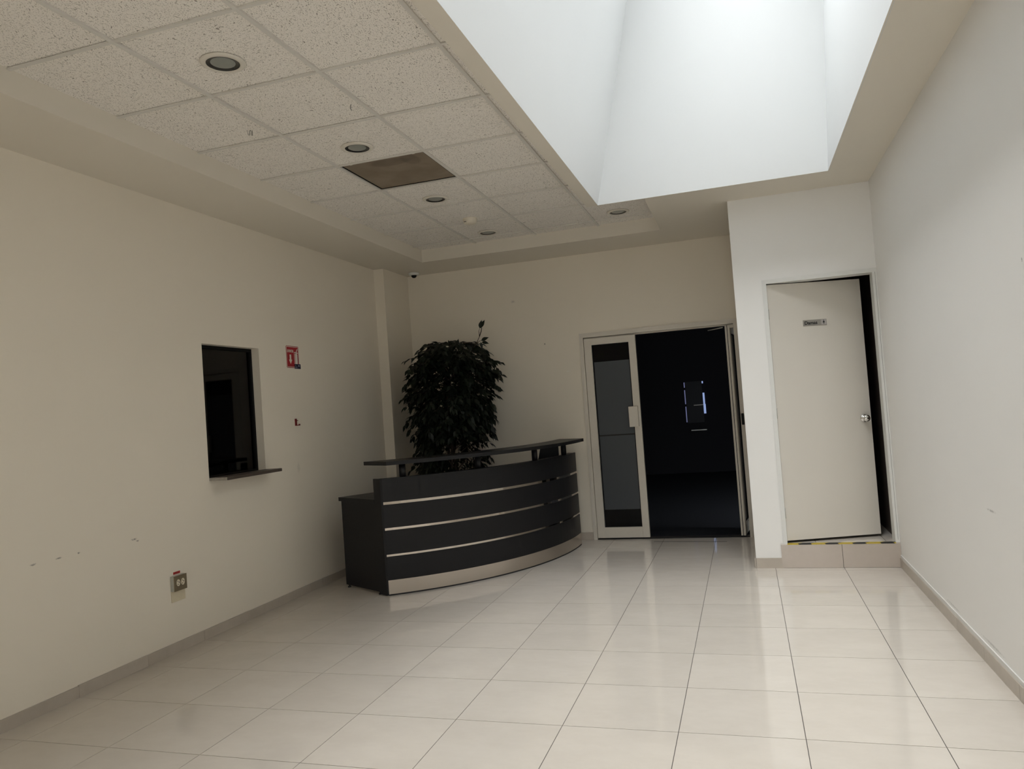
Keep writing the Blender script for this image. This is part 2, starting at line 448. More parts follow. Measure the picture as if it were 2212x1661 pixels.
# ------------------------------------------------------------------ floor
floor = struct(BX(XL, XR, YF, YB + 0.12, -0.12, -0.0015).build('floor', M['grout']), 'polished beige porcelain tile floor of the reception room', 'floor')
OX, SX, OY, SY = 0.1257, 0.495, 3.1911, 0.4906
GAP = 0.0032
_tile_cache = {}
def slab(name, x0, x1, y0, y1, z0, z1, mat, parent):
    key = (name, round(x1 - x0, 4), round(y1 - y0, 4), round(z1 - z0, 4), mat.name)
    if key not in _tile_cache:
        w, h, t = (x1 - x0) / 2, (y1 - y0) / 2, z1 - z0
        _tile_cache[key] = BX(-w, w, -h, h, -t, 0).mesh(name)
    return link(name, _tile_cache[key], mat, parent, ((x0 + x1) / 2, (y0 + y1) / 2, z1))
i0 = math.floor((XL - OX) / SX); i1 = math.ceil((XR - OX) / SX)
j0 = math.floor((YF - OY) / SY); j1 = math.ceil((YB - OY) / SY)
for i in range(i0, i1):
    for j in range(j0, j1):
        x0, x1 = OX + i * SX + GAP / 2, OX + (i + 1) * SX - GAP / 2
        y0, y1 = OY + j * SY + GAP / 2, OY + (j + 1) * SY - GAP / 2
        x0, x1 = max(x0, XL + 0.001), min(x1, XR - 0.001)
        y0, y1 = y0, min(y1, YB + 0.0)
        if x1 - x0 < 0.012 or y1 - y0 < 0.012: continue
        lim = []
        if y1 > YR and x1 > XA:                       # cut round the restroom block
            if x0 < XA: slab('floor_tile', x0, XA - 0.001, y0, y1, -0.012, 0, M['tile'], floor)
            if y0 < YR - 0.01: slab('floor_tile', max(x0, XA), x1, y0, YR - 0.001, -0.012, 0, M['tile'], floor)
            continue
        slab('floor_tile', x0, x1, y0, y1, -0.012, 0, M['tile'], floor)

# ------------------------------------------------------------------ walls
T = 0.12
WH = 3.25
WY0, WY1, WZ0, WZ1 = 4.319, 4.957, 1.045, 1.989      # little window in the left wall
b = MB()
b.box(XL - T, XL, YF - T, WY0, 0, WH); b.box(XL - T, XL, WY1, YB + T, 0, WH)
b.box(XL - T, XL, WY0, WY1, 0, WZ0); b.box(XL - T, XL, WY0, WY1, WZ1, WH)
wall_left = struct(b.build('wall_left', M['wall_left']), 'long cream left wall with a small dark window', 'wall')
# shallow pilaster in the far left corner
pil = BX(XL, -3.437, 6.965, YB, 0, ZS).build('pilaster', M['pilaster'], wall_left)
b = MB()
b.box(XR, XR + T, YF - T, YB + T, 0, WH)
wall_right = struct(b.build('wall_right', M['wall_right']), 'bright cream right wall beside the restroom door', 'wall')
DX0, DX1, DZ = -1.558, -0.020, 2.095                  # double door opening
b = MB()
b.box(XL - T, DX0, YB, YB + T, 0, WH); b.box(DX1, XR + T, YB, YB + T, 0, WH); b.box(DX0, DX1, YB, YB + T, DZ, WH)
wall_back = struct(b.build('wall_back', M['wall_back']), 'shaded cream back wall with the double glass door', 'wall')
b = MB()
b.box(XL - T, EX0, YF - T, YF, 0, WH); b.box(EX1, XR + T, YF - T, YF, 0, WH); b.box(EX0, EX1, YF - T, YF, EZ1, WH)
wall_front = struct(b.build('wall_front', M['wall']), 'plain cream wall closing the room behind the viewer', 'wall')
fill_door = struct(empty('fill_doorway', (0, YF - 0.06, 0)), 'added unseen doorway behind the viewer, letting in fill daylight', 'door')
for x in (EX0 + 0.025, EX1 - 0.025): BX(x - 0.024, x + 0.024, -0.065, 0.065, 0, EZ1).build('jamb', M['alu'], fill_door)
BX(EX0 + 0.05, EX1 - 0.05, -0.065, 0.065, EZ1 - 0.05, EZ1).build('lintel', M['alu'], fill_door)
struct(BX(-14, 14, YF - 16, YF - T, -0.2, -0.02).build('ground_street', M['pavement']), 'pale concrete pavement outside the added doorway', 'ground')
STEP = 0.187
FX0, FX1, FZ = 0.197, 1.0205, 2.252                    # restroom door frame outline
b = MB()
b.box(XA, FX0, YR, YR + T, 0, WH); b.box(FX0, XR, YR, YR + T, FZ, WH)
b.box(XA, XA + 0.1, YR + T, YB, 0, WH)
wall_rest = struct(b.build('wall_restroom', M['wall']), 'cream wall of the projecting restroom block around its door', 'wall')

# skirting tiles
def skirting(name, label, pieces, mat=None):
    root = struct(empty(name), label, 'baseboard')
    for p in pieces: BX(*p).build('baseboard_tile', mat or M['base_tile'], root)
    return root
joints = [OY + j * SY for j in range(-13, 10)]
ps = []
for a_, b_ in zip(joints[:-1], joints[1:]):
    y0, y1 = max(a_ + 0.001, YF), min(b_ - 0.001, 6.965)
    if y1 - y0 > 0.02: ps.append((XL, XL + 0.011 + random.uniform(-.0015, .0015), y0, y1, 0, 0.064 + random.uniform(-.002, .003)))
ps.append((XL, -3.426, 6.954, 6.965, 0, 0.064)); ps.append((-3.437, -3.426, 6.965, YB, 0, 0.064))
skirting('baseboard_left', 'taupe tile skirting along the left wall', ps)
ps = []
for a_, b_ in zip(joints[:-1], joints[1:]):
    y0, y1 = max(a_ + 0.001, YF), min(b_ - 0.001, YR - 0.001)
    if y1 - y0 > 0.02: ps.append((XR - 0.011, XR, y0, y1, 0, 0.070))
bbr = skirting('baseboard_right', 'taupe tile skirting along the right wall', ps)
BX(XR - 0.006, XR, YF, YR - 0.001, 0.0705, 0.092).build('filler_bead', M['plaster'], bbr)
skirting('baseboard_back', 'taupe tile skirting between desk and double door', [(-3.426, -2.40, YB - 0.011, YB, 0, 0.078), (-2.398, -1.572, YB - 0.011, YB, 0, 0.078)])
skirting('baseboard_restroom', 'short taupe skirting tile beside the restroom step', [(XA - 0.002, 0.178, YR - 0.011, YR, 0, 0.078), (XA - 0.011, XA - 0.0, YR - 0.011, YR + 0.9, 0, 0.078)])

# ------------------------------------------------------------------ ceiling
TF = 2.4908 - 6 * 0.6053         # front end of the recessed tray
ZC = ZT + 0.09
b = MB()
b.box(XL, TL, YF, YB, ZS, ZC)                                  # left soffit
b.box(TL, XT2, TB, YB, ZS, ZC)                                 # back soffit
b.box(XT2, XR, SK + 0.012, YB, ZS, ZC)                         # soffit over the restroom
b.box(SR + 0.0004, XR, YF, SK + 0.012, ZS, ZS + 0.004); b.box(SR + 0.012, XR, YF, SK + 0.012, ZS + 0.004, ZC)                          # right strip
b.box(BEAM, SL - 0.0004, TF, SK + 0.012, ZS, ZC)                        # thin beam beside the skylight
b.box(SL, SR, SK + 0.0004, SK + 0.012, ZS, ZS + 0.004)
b.box(TL, SR, YF, TF, ZS, ZC)
b.box(SL, SR, TF, SF - 0.002, ZS, ZC)
# roof slab above the tiles
b.box(XL - T, SL - 0.02, YF - T, YB + T, ZC, ZC + 0.12); b.box(SR + 0.02, XR + T, YF - T, YB + T, ZC, ZC + 0.12)
b.box(SL - 0.02, SR + 0.02, SK + 0.01, YB + T, ZC, ZC + 0.12); b.box(SL - 0.02, SR + 0.02, YF - T, SF - 0.01, ZC, ZC + 0.12)
ceiling = struct(b.build('ceiling', M['soffit']), 'cream plaster ceiling with recessed tile tray and skylight well', 'ceiling')
# skylight well: four plaster sides
def well_side(p):           # quad extruded outwards slightly
    q = [Vector(x) for x in p]
    n = (q[1] - q[0]).cross(q[3] - q[0]).normalized() * -0.010
    MB().add([*q, *[x + n for x in q]], [(0, 1, 2, 3), (7, 6, 5, 4), (0, 4, 5, 1), (1, 5, 6, 2), (2, 6, 7, 3), (3, 7, 4, 0)]).build('skylight_side', M['shaft'], ceiling)
ZW = ZS + 0.0004
A0, B0, C0, D0 = (SL, SK, ZW), (SR, SK, ZW), (SR, SF, ZW), (SL, SF, ZW)
A1, B1, C1, D1 = (SL2, SK, SH_TOP), (SR2, SK, SH_TOP), (SR2, SF, SH_TOP), (SL2, SF, SH_TOP)
well_side((A0, B0, B1, A1)); well_side((B0, C0, C1, B1)); well_side((C0, D0, D1, C1)); well_side((D0, A0, A1, D1))
sky = struct(BX(SL2 - .03, SR2 + .03, SF - .03, SK + .03, SH_TOP + 0.005, SH_TOP + 0.015).build('window_1', M['acrylic']), 'clear acrylic skylight sheet on top of the white well', 'window')

# tiles and grid
CX, CS, CY, CSY = -2.4001, 0.6109, 2.4908, 0.6053
xs = [TL, CX, CX + CS, CX + 2 * CS, XT2]
ys = [CY + j * CSY for j in range(-6, 8)] + [TB]
BAR = 0.024
lamps = {(1, 0): (-2.126, 2.838), (1, 2): (-2.127, 4.070), (1, 4): (-2.147, 5.327), (1, 6): (-2.155, 6.587), (3, 6): (-0.930, 6.527)}   # column, row (0 = row starting at CY)
def holed(w, h, hx, hy, r):
    """tile sheet w x h with a round hole at hx, hy; 18 mm thick at the hole"""
    n = 10
    per = []
    for k in range(n): per.append((-w + 2 * w * k / n, -h))
    for k in range(n): per.append((w, -h + 2 * h * k / n))
    for k in range(n): per.append((w - 2 * w * k / n, h))
    for k in range(n): per.append((-w, h - 2 * h * k / n))
    N = len(per)
    inner = []
    for k in range(N):
        t = -3 * math.pi / 4 + 2 * math.pi * k / N
        inner.append((hx + r * math.cos(t), hy + r * math.sin(t)))
    v = [(x, y, 0) for x, y in per] + [(x, y, 0) for x, y in inner] + [(x, y, 0.06) for x, y in inner]
    f = []
    for k in range(N):
        k2 = (k + 1) % N
        f.append((k, N + k, N + k2, k2)); f.append((N + k, 2 * N + k, 2 * N + k2, N + k2))
    return MB().add(v, f)
_ct = {}
for ci in range(4):
    for rj in range(len(ys) - 1):
        x0, x1, y0, y1 = xs[ci], xs[ci + 1], ys[rj], ys[rj + 1]
        if ci == 3 and y0 < SK:
            x1 = BEAM + 0.0
        row = rj - 6
        if ci == 1 and row == 3: continue                 # return-air grille sits here
        cx, cy, w, h = (x0 + x1) / 2, (y0 + y1) / 2, (x1 - x0) / 2, (y1 - y0) / 2
        if ci == 3 and y0 < SK < y1:                      # tile notched by the end of the beam
            BX(x0 - cx, BEAM - cx, y0 - cy, SK + 0.012 - cy, 0, 0.015).box(x0 - cx, XT2 - cx, SK + 0.012 - cy, y1 - cy, 0, 0.015).build('ceiling_tile', M['ceil'], ceiling, (cx, cy, ZT + 0.009))
            continue
        if (ci, row) in lamps:
            lx, ly = lamps[(ci, row)]
            o = holed(w, h, lx - cx, ly - cy, 0.080).build('ceiling_tile', M['ceil'], ceiling, (cx, cy, ZT + 0.009))
            continue
        rot = random.random() < 0.5
        key = (round(w, 3), round(h, 3), rot)
        if key not in _ct:
            _ct[key] = (BX(-h, h, -w, w, 0, 0.015) if rot else BX(-w, w, -h, h, 0, 0.015)).mesh('ceiling_tile')
        o = link('ceiling_tile', _ct[key], M['ceil'], ceiling, (cx, cy, ZT + 0.008 + random.uniform(0, .0025)))
        if rot: o.rotation_euler.z = math.pi / 2
for x in xs[1:4]:
    BX(x - 0.0105, x + 0.0105, TF, TB, ZT - 0.001, ZT + 0.0075).build('grid_bar', M['grid'], ceiling)
_gb = {}
for ci in range(4):
    for y in ys[:-1]:
        x0, x1 = xs[ci] + (0.0105 if ci else 0), xs[ci + 1] - (0.0105 if ci < 3 else 0)
        if ci == 3 and y < SK + 0.01: x1 = BEAM
        k = (ci, round(x1, 3))
        if k not in _gb: _gb[k] = BX(-(x1 - x0) / 2, (x1 - x0) / 2, -0.0085, 0.0085, 0.0, 0.0075).mesh('grid_bar')
        link('grid_bar', _gb[k], M['grid'], ceiling, ((x0 + x1) / 2, y, ZT))

# pencil squiggle and a scratch on two tiles
def scribble(pts, r):
    MB().tube([(x, y, ZT + 0.0085) for x, y in pts], r, seg=6).build('pencil_mark', M['print_black'], ceiling)
scribble([(-2.527, 3.547), (-2.562, 3.607), (-2.561, 3.616), (-2.52, 3.562), (-2.51, 3.556), (-2.516, 3.572), (-2.548, 3.619), (-2.546, 3.624), (-2.503, 3.564)], 0.0009)
scribble([(-1.85, 3.502), (-1.874, 3.537), (-1.885, 3.573)], 0.0014)

# return-air grille
gx0, gx1, gy0, gy1 = CX + BAR / 2, CX + CS - BAR / 2, ys[9] + BAR / 2, ys[10] - BAR / 2
gr = tag(empty('air_grille', ((gx0 + gx1) / 2, (gy0 + gy1) / 2, ZT + 0.004)), 'square brown perforated air grille set among the ceiling tiles', 'air vent')
w, h = (gx1 - gx0) / 2, (gy1 - gy0) / 2
BX(-w + .012, w - .012, -h + .006, h - .014, 0.0035, 0.006).build('perforated_panel', M['perforated'], gr)
fb = MB(); fb.box(-w, w, -h, h, 0.02, 0.03)
fb.box(-w, -w + .006, -h, h, 0.003, 0.02); fb.box(w - .006, w, -h, h, 0.003, 0.02); fb.box(-w + .006, w - .006, h - .006, h, 0.003, 0.02); fb.box(-w + .006, w - .006, -h, -h + .004, 0.003, 0.02)
fb.build('duct_frame', M['dark_metal'], gr)
for sx_ in (-0.22, 0.22): BX(sx_ - .008, sx_ + .008, -h + .004, -h + .016, 0.001, 0.0036).build('clip', M['lamp_white'], gr)

# recessed downlights
lamp_labels = {(1, 0): 'largest recessed round ceiling downlight, nearest the viewer', (1, 2): 'recessed round downlight just before the brown air grille',
               (1, 4): 'recessed round downlight between the air grille and the smoke detector', (1, 6): 'recessed round downlight just behind the smoke detector',
               (3, 6): 'recessed round downlight behind the corner of the skylight well'}
trim_me = MB().lathe([(0.0835, 0.004), (0.100, -0.001), (0.1045, -0.0025), (0.106, -0.004), (0.104, -0.007), (0.096, -0.0115), (0.086, -0.0125), (0.0800, -0.0115), (0.0775, -0.008)], 40).mesh('trim_ring')
refl_me = MB().lathe([(0.0782, -0.0085), (0.070, -0.0075), (0.0575, -0.0045)], 40).mesh('reflector')
lens_me = MB().lathe([(0.0578, -0.0045), (0.050, -0.0065), (0.028, -0.0080), (0.0005, -0.0085)], 40).mesh('lens')
for k, (lx, ly) in lamps.items():
    r = tag(empty('ceiling_downlight', (lx, ly, ZT + 0.009)), lamp_labels[k], 'ceiling light', 'ceiling downlights')
    link('trim_ring', trim_me, M['lamp_white'], r); link('reflector', refl_me, M['reflector'], r); link('lens', lens_me, M['lens'], r)
    r.scale = (0.94, 0.94, 1)

# smoke detector
sd = tag(empty('smoke_detector', (-2.128, 6.035, ZT + 0.009)), 'small cream smoke detector on a ceiling tile', 'smoke detector')
MB().lathe([(0.0005, 0.0), (0.062, 0.0), (0.064, -0.006), (0.060, -0.010)], 32).build('base', M['detector'], sd)
MB().lathe([(0.060, -0.010), (0.058, -0.030), (0.052, -0.042), (0.045, -0.047), (0.0005, -0.049)], 32).build('cover', M['detector'], sd)
BX(-0.035, -0.015, -0.060, -0.054, -0.038, -0.034).build('vent_slot', M['black'], sd)
# dome camera under the back soffit
dc = tag(empty('dome_camera', (-3.285, 7.385, ZS)), 'small white dome security camera under the soffit corner', 'camera')
MB().lathe([(0.0005, 0.0), (0.056, 0.0), (0.055, -0.016), (0.046, -0.026), (0.0005, -0.027)], 32).build('housing', M['white'], dc)
MB().lathe([(0.030, -0.025), (0.028, -0.036), (0.020, -0.047), (0.010, -0.052), (0.0005, -0.053)], 24).build('dome', M['black'], dc)

# ------------------------------------------------------------------ little window in the left wall
w1 = struct(empty('window_2', (XL, 0, 0)), 'small dark service window in the left wall', 'window')
b = MB()
fx0, fx1 = -0.105, -0.066
b.box(fx0, fx1, WY0, WY0 + .022, WZ0, WZ1); b.box(fx0, fx1, WY1 - .022, WY1, WZ0, WZ1); b.box(fx0, fx1, WY0 + .022, WY1 - .022, WZ0, WZ0 + .022); b.box(fx0, fx1, WY0 + .022, WY1 - .022, WZ1 - .022, WZ1)
b.build('window_frame', M['dark_metal'], w1)
BX(-0.088, -0.082, WY0 + .02, WY1 - .02, WZ0 + .02, WZ1 - .02).build('pane', M['glass'], w1)
# dim room behind that window
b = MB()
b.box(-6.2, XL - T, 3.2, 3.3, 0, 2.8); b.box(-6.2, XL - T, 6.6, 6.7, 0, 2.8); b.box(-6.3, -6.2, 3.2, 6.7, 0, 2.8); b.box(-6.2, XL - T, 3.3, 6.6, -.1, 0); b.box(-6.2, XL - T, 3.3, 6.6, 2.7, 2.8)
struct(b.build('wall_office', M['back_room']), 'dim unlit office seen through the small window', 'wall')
# service ledge under it
lg = tag(empty('service_ledge', (XL, 4.32, 1.038)), 'dark wood service ledge under the small window', 'shelf')
BX(0.0, 0.146, 0.004, 0.636, 0, 0.022).build('board', M['wood_dark'], lg, bevel=0.003)
BX(0.0, 0.142, -0.0015, 0.004, 0.001, 0.021).build('end_cap', M['ledge_end'], lg)

# ------------------------------------------------------------------ extinguisher sign (left wall)
sg = tag(empty('extinguisher_sign', (XL, 5.315, 1.850), FACE_X), 'red and white fire extinguisher sign on the left wall', 'sign')
SW, SH_ = 0.186, 0.187
def rrect(w, h, r, x=0, y=0, n=5):
    p = []
    for cx, cy, t0 in ((w - r, h - r, 0), (r, h - r, 90), (r, r, 180), (w - r, r, 270)):
        for k in range(n + 1):
            t = math.radians(t0 + 90 * k / n); p.append((x + cx + r * math.cos(t), y + cy + r * math.sin(t)))
    return p
MB().prism(rrect(SW, SH_, .014), 0, 0.0015).build('backing_plate', M['sign_white'], sg)
MB().prism(rrect(SW - .006, SH_ - .006, .012, .003, .003), 0.0015, 0.0018).build('red_border', M['red'], sg)
MB().prism(rrect(SW - .016, SH_ - .016, .009, .008, .008), 0.0018, 0.0021).build('white_line', M['sign_white'], sg)
MB().prism(rrect(SW - .024, SH_ - .024, .007, .012, .012), 0.0021, 0.0024).build('red_field', M['red'], sg)
text('lettering', 'EXTINTOR', 0.030, M['sign_white'], sg, (0.063, 0.140, 0.0024), 0.0002, 0.088, 0.0008)
MB().prism([(.050, .112), (.072, .112), (.072, .070), (.084, .070), (.061, .034), (.038, .070), (.050, .070)], 0.0024, 0.0027).build('arrow', M['sign_white'], sg)
b = MB()
b.prism(rrect(.034, .105, .013, .128, .018), 0.0024, 0.00268)
b.prism([(.136, .118), (.154, .118), (.154, .134), (.136, .134)], 0.0024, 0.00276)
b.prism([(.140, .134), (.150, .134), (.170, .160), (.163, .163)], 0.0024, 0.00284)
b.prism([(.146, .136), (.172, .129), (.172, .124), (.146, .129)], 0.0024, 0.00292)
b.prism([(.116, .136), (.140, .134), (.140, .130), (.120, .131), (.120, .045), (.124, .030), (.114, .030), (.116, .045)], 0.0024, 0.00300)
b.build('extinguisher_symbol', M['sign_white'], sg)
stk = BX(0.112, 0.200, -0.004, 0.036, 0.0028, 0.0036).build('sticker', M['navy'], sg)
stk['label'] = 'small navy sticker over the lower corner'
b = MB(); b.prism([(.122, .021), (.134, .021), (.128, .033)], 0.0036, 0.0038); b.box(.118, .150, .010, .013, .0036, .0038); b.box(.118, .150, .003, .006, .0036, .0038); b.prism(rrect(.018, .014, .006, .166, .014), .0036, .0038)
b.build('sticker_print', M['grey_print'], stk)
# red steel hook below
hk = tag(empty('extinguisher_bracket', (XL, 5.385, 1.373), FACE_X), 'small dark red steel hook below the extinguisher sign', 'bracket')
BX(0, 0.026, 0, 0.058, 0, 0.004).build('back_plate', M['red_paint'], hk)
BX(0.004, 0.022, 0.0, 0.006, 0.004, 0.036).prism([(.004, 0), (.022, 0), (.022, .014), (.004, .014)], 0.030, 0.036).build('hook', M['red_paint'], hk)
MB().tube([(0.013, 0.042, 0.003), (0.013, 0.042, 0.022)], 0.003).build('screw', M['red_paint'], hk)

# ------------------------------------------------------------------ wall outlet (left wall)
ou = tag(empty('wall_outlet', (XL, 3.905, 0.386), FACE_X), 'brass surface outlet with two round sockets low on the left wall', 'outlet')
BX(0, 0.112, 0, 0.094, 0, 0.026).build('box', M['galv'], ou, bevel=0.002)
BX(0.000, 0.114, -0.001, 0.095, 0.026, 0.029).build('cover_plate', M['outlet_metal'], ou, bevel=0.002)
for cx in (0.036, 0.076):
    so = MB().prism([(cx + .0155 * math.cos(t * math.pi / 12), .050 + .021 * math.sin(t * math.pi / 12)) for t in range(24)], 0.029, 0.0315).build('socket', M['ivory'], ou)
    BX(cx - .007, cx - .003, .056, .062, .0315, .0319).box(cx + .004, cx + .009, .048, .056, .0315, .0319).prism([(cx - .004 + .003 * math.cos(t), .040 + .004 * math.sin(t)) for t in (0, 1, 2, 3, 4, 5)], .0315, .0319).build('slots', M['black'], so)
pl = tag(empty('blank_cover_plate', (XL, 3.905, 0.316), FACE_X), 'plain cream blank cover plate directly below the outlet', 'cover plate')
BX(0, 0.120, 0, 0.069, 0, 0.006).build('plate', M['cream_plastic'], pl, bevel=0.002)
lb = tag(empty('label_strip', (XL, 3.934, 0.487), FACE_X), 'tiny red label strip above the outlet', 'label')
BX(0, 0.060, 0, 0.015, 0, 0.001).build('tape', M['label_red'], lb)
b = MB()
for k in range(7): b.box(.006 + k * .007, .010 + k * .007, .005, .010, .001, .0013)
b.build('embossing', M['red_paint'], lb)

# ------------------------------------------------------------------ double door in the back wall
d1 = struct(empty('door_1', (0, YB, 0)), 'cream aluminium double glass door, right leaf standing open', 'door')
b = MB()
b.box(DX0, -1.531, -0.008, 0.11, 0, DZ); b.box(-0.053, DX1, -0.008, 0.11, 0, DZ); b.box(-1.531, -0.053, -0.008, 0.11, 2.056, DZ)
b.box(-1.531, -1.5275, 0.045, 0.11, 0, 2.056); b.box(-1.531, -0.053, 0.05, 0.11, 2.046, 2.056)
b.build('door_frame', M['alu'], d1)
BX(DX0 - .012, DX1 + .006, -0.011, -0.0085, DZ - .012, DZ + .006).box(DX0 - .012, DX0 + .008, -0.011, -0.0085, 0, DZ - .012).build('frame_trim', M['alu'], d1)
def leaf(root, wd, sw1, sw2, film):
    """door leaf in local x 0..wd, y 0..0.045, z 0.012..2.044"""
    z0, z1, zb, zt_ = 0.014, 2.043, 0.120, 1.975
    BX(0, sw1, 0, .045, z0, z1).build('stile', M['alu'], root, bevel=.0015); BX(wd - sw2, wd, 0, .045, z0, z1).build('stile', M['alu'], root, bevel=.0015)
    BX(sw1, wd - sw2, .001, .044, z0, zb).build('rail', M['alu'], root, bevel=.0015); BX(sw1, wd - sw2, .001, .044, zt_, z1).build('rail', M['alu'], root, bevel=.0015)
    gs = MB(); e = .006
    gs.box(sw1, sw1 + e, .012, .033, zb, zt_); gs.box(wd - sw2 - e, wd - sw2, .012, .033, zb, zt_); gs.box(sw1 + e, wd - sw2 - e, .012, .033, zb, zb + e); gs.box(sw1 + e, wd - sw2 - e, .012, .033, zt_ - e, zt_)
    gs.build('gasket', M['rubber'], root)
    bd = MB(); e2 = .010
    bd.box(sw1 - e2, sw1, -.0025, .0, zb - e2, zt_ + e2); bd.box(wd - sw2, wd - sw2 + e2, -.0025, .0, zb - e2, zt_ + e2); bd.box(sw1, wd - sw2, -.0015, .0, zb - e2, zb); bd.box(sw1, wd - sw2, -.0015, .0, zt_, zt_ + e2)
    bd.build('glazing_bead', M['alu'], root)
    BX(sw1, wd - sw2, .020, .026, zb, zt_).build('pane', M['door_glass'], root)
    if film:
        BX(sw1 + .012, wd - sw2 - .010, .0185, .0195, .296, 1.040).build('frosted_film', M['film'], root)
        BX(sw1 + .012, wd - sw2 - .010, .0185, .0195, 1.054, 1.798).build('frosted_film', M['film'], root)
        BX(sw1 + .012, wd - sw2 - .010, .0180, .0196, 1.040, 1.054).build('film_seam', M['film_gap'], root)
lf = empty('door_leaf', (-1.527, 0.002, 0)); lf.parent = d1
leaf(lf, 0.523, 0.076, 0.068, True)
pb = BX(0.410, 0.503, -0.045, -0.003, 1.120, 1.324).build('pull_box', M['alu'], lf, bevel=0.003)
MB().prism([(0.018, 1.335), (0.030, 1.335), (0.032, 1.42), (0.020, 1.42)], 0, 0.003).mesh('flush_bolt')
BX(0.020, 0.036, -0.004, 0.0, 1.335, 1.425).build('flush_bolt', M['alu'], lf, bevel=0.001)
rf = empty('door_leaf', (-0.090, 0.004, 0)); rf.parent = d1
rf.rotation_euler.z = math.radians(83.5)
leaf(rf, 0.500, 0.068, 0.076, False)
gv = BX(-0.0006, 0.0, 0.0205, 0.0265, 0.014, 2.043).build('edge_groove', M['rubber'], rf)
BX(-0.010, 0.0, 0.034, 0.043, 1.11, 1.17).build('latch', M['alu'], rf)
BX(-0.094, -0.055, 0.02, 0.10, 2.018, 2.046).build('pivot_block', M['alu'], d1)
MB().tube([(-0.155, 0.060, 2.030), (-0.30, 0.20, 2.026)], 0.005).build('closer_arm', M['alu'], d1)
BX(-0.046, -0.022, -0.028, -0.008, 1.075, 1.185).build('lock_cover', M['black'], d1, bevel=0.006)
BX(-1.531, -0.053, -0.006, 0.11, -0.012, 0.004).build('threshold', M['strip_dark'], d1)
# thin dark line let into the floor before the doorway
fs = tag(BX(-0.345, 0.345, -0.006, 0.006, 0.0, 0.0012).build('floor_strip', M['strip_dark']), 'thin dark strip on the floor tiles before the open doorway', 'floor strip')
fs.location = (-0.607, 7.366, 0.0); fs.rotation_euler.z = math.radians(-4.9)

# hall behind the double door, its lack of light painted as near-black surfaces
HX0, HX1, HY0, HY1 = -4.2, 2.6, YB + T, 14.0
struct(BX(HX0, HX1, HY0, HY1, -0.1, -0.004).build('floor_hall', M['hall_floor']), 'floor of the unlit hall beyond the doorway, darkness put into its colour', 'floor')
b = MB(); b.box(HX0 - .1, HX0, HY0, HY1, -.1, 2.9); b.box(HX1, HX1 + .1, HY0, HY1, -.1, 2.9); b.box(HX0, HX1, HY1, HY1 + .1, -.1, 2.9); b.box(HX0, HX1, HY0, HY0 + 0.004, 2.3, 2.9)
struct(b.build('wall_hall', M['hall_shade']), 'walls of the unlit hall beyond the doorway, darkness put into their colour', 'wall')
struct(BX(HX0, HX1, HY0, HY1, 2.9, 3.0).build('ceiling_hall', M['hall_shade']), 'ceiling of the unlit hall beyond the doorway, darkness put into its colour', 'ceiling')
hw = struct(empty('window_3', (0, HY1 - 0.02, 0)), 'far window at the end of the dark hall with bluish light at its edges', 'window')
BX(-1.022, -0.725, -0.02, 0.0, 0.90, 1.645).build('blind', M['blind'], hw)
for z0, z1 in ((0.915, 1.200), (1.245, 1.500), (1.545, 1.640)): BX(-1.042, -1.026, -0.006, 0.0, z0, z1).build('pane', M['daylit_dim'], hw)
BX(-0.722, -0.683, -0.006, 0.0, 1.055, 1.225).build('pane', M['daylit'], hw); BX(-0.722, -0.690, -0.006, 0.0, 1.225, 1.430).build('pane', M['daylit'], hw); BX(-0.722, -0.700, -0.006, 0.0, 1.600, 1.640).build('pane', M['daylit'], hw)
BX(-0.89, -0.725, -0.028, -0.02, 1.208, 1.222).build('crossbar', M['grid'], hw)
BX(-0.962, -0.690, -0.10, 0.0, 0.760, 0.775).build('sill', M['white'], hw)

# ------------------------------------------------------------------ restroom: step, frame, door
st = struct(empty('step_restroom', (0, 0, 0)), 'tiled step up to the restroom door', 'step')
BX(FX0 - .02, XR, YR + 0.004, YR + T, 0, STEP - 0.010).box(XA + .1, XR, YR + T, YB, 0, STEP - .010).build('core', M['grout'], st)
BX(0.178, 0.6155, YR - 0.010, YR + 0.003, 0.0015, STEP - 0.0105).build('riser_tile', M['riser'], st)
BX(0.6185, XR - 0.001, YR - 0.010, YR + 0.003, 0.0015, STEP - 0.0105).build('riser_tile', M['riser'], st)
for x0, x1 in ((XA + .1, 0.4355), (0.4385, 0.9305), (0.9335, XR)):
    for y0, y1 in ((YR - 0.010, YR + 0.300), (YR + 0.303, YR + 0.800), (YR + 0.803, YB)):
        xx0 = max(x0, FX0 - .019) if y0 < YR else x0
        slab('tread_tile', xx0, x1, y0, y1, STEP - 0.010, STEP, M['tile'], st)
tp = tag(empty('hazard_tape', (0, 0, 0)), 'worn yellow and black hazard tape along the step edge', 'tape')
BX(0.226, 0.992, YR - 0.0112, YR - 0.0100, STEP - 0.008, STEP + 0.0012).box(0.226, 0.992, YR - 0.0112, YR + 0.018, STEP, STEP + 0.0012).build('strip', M['hazard'], tp)
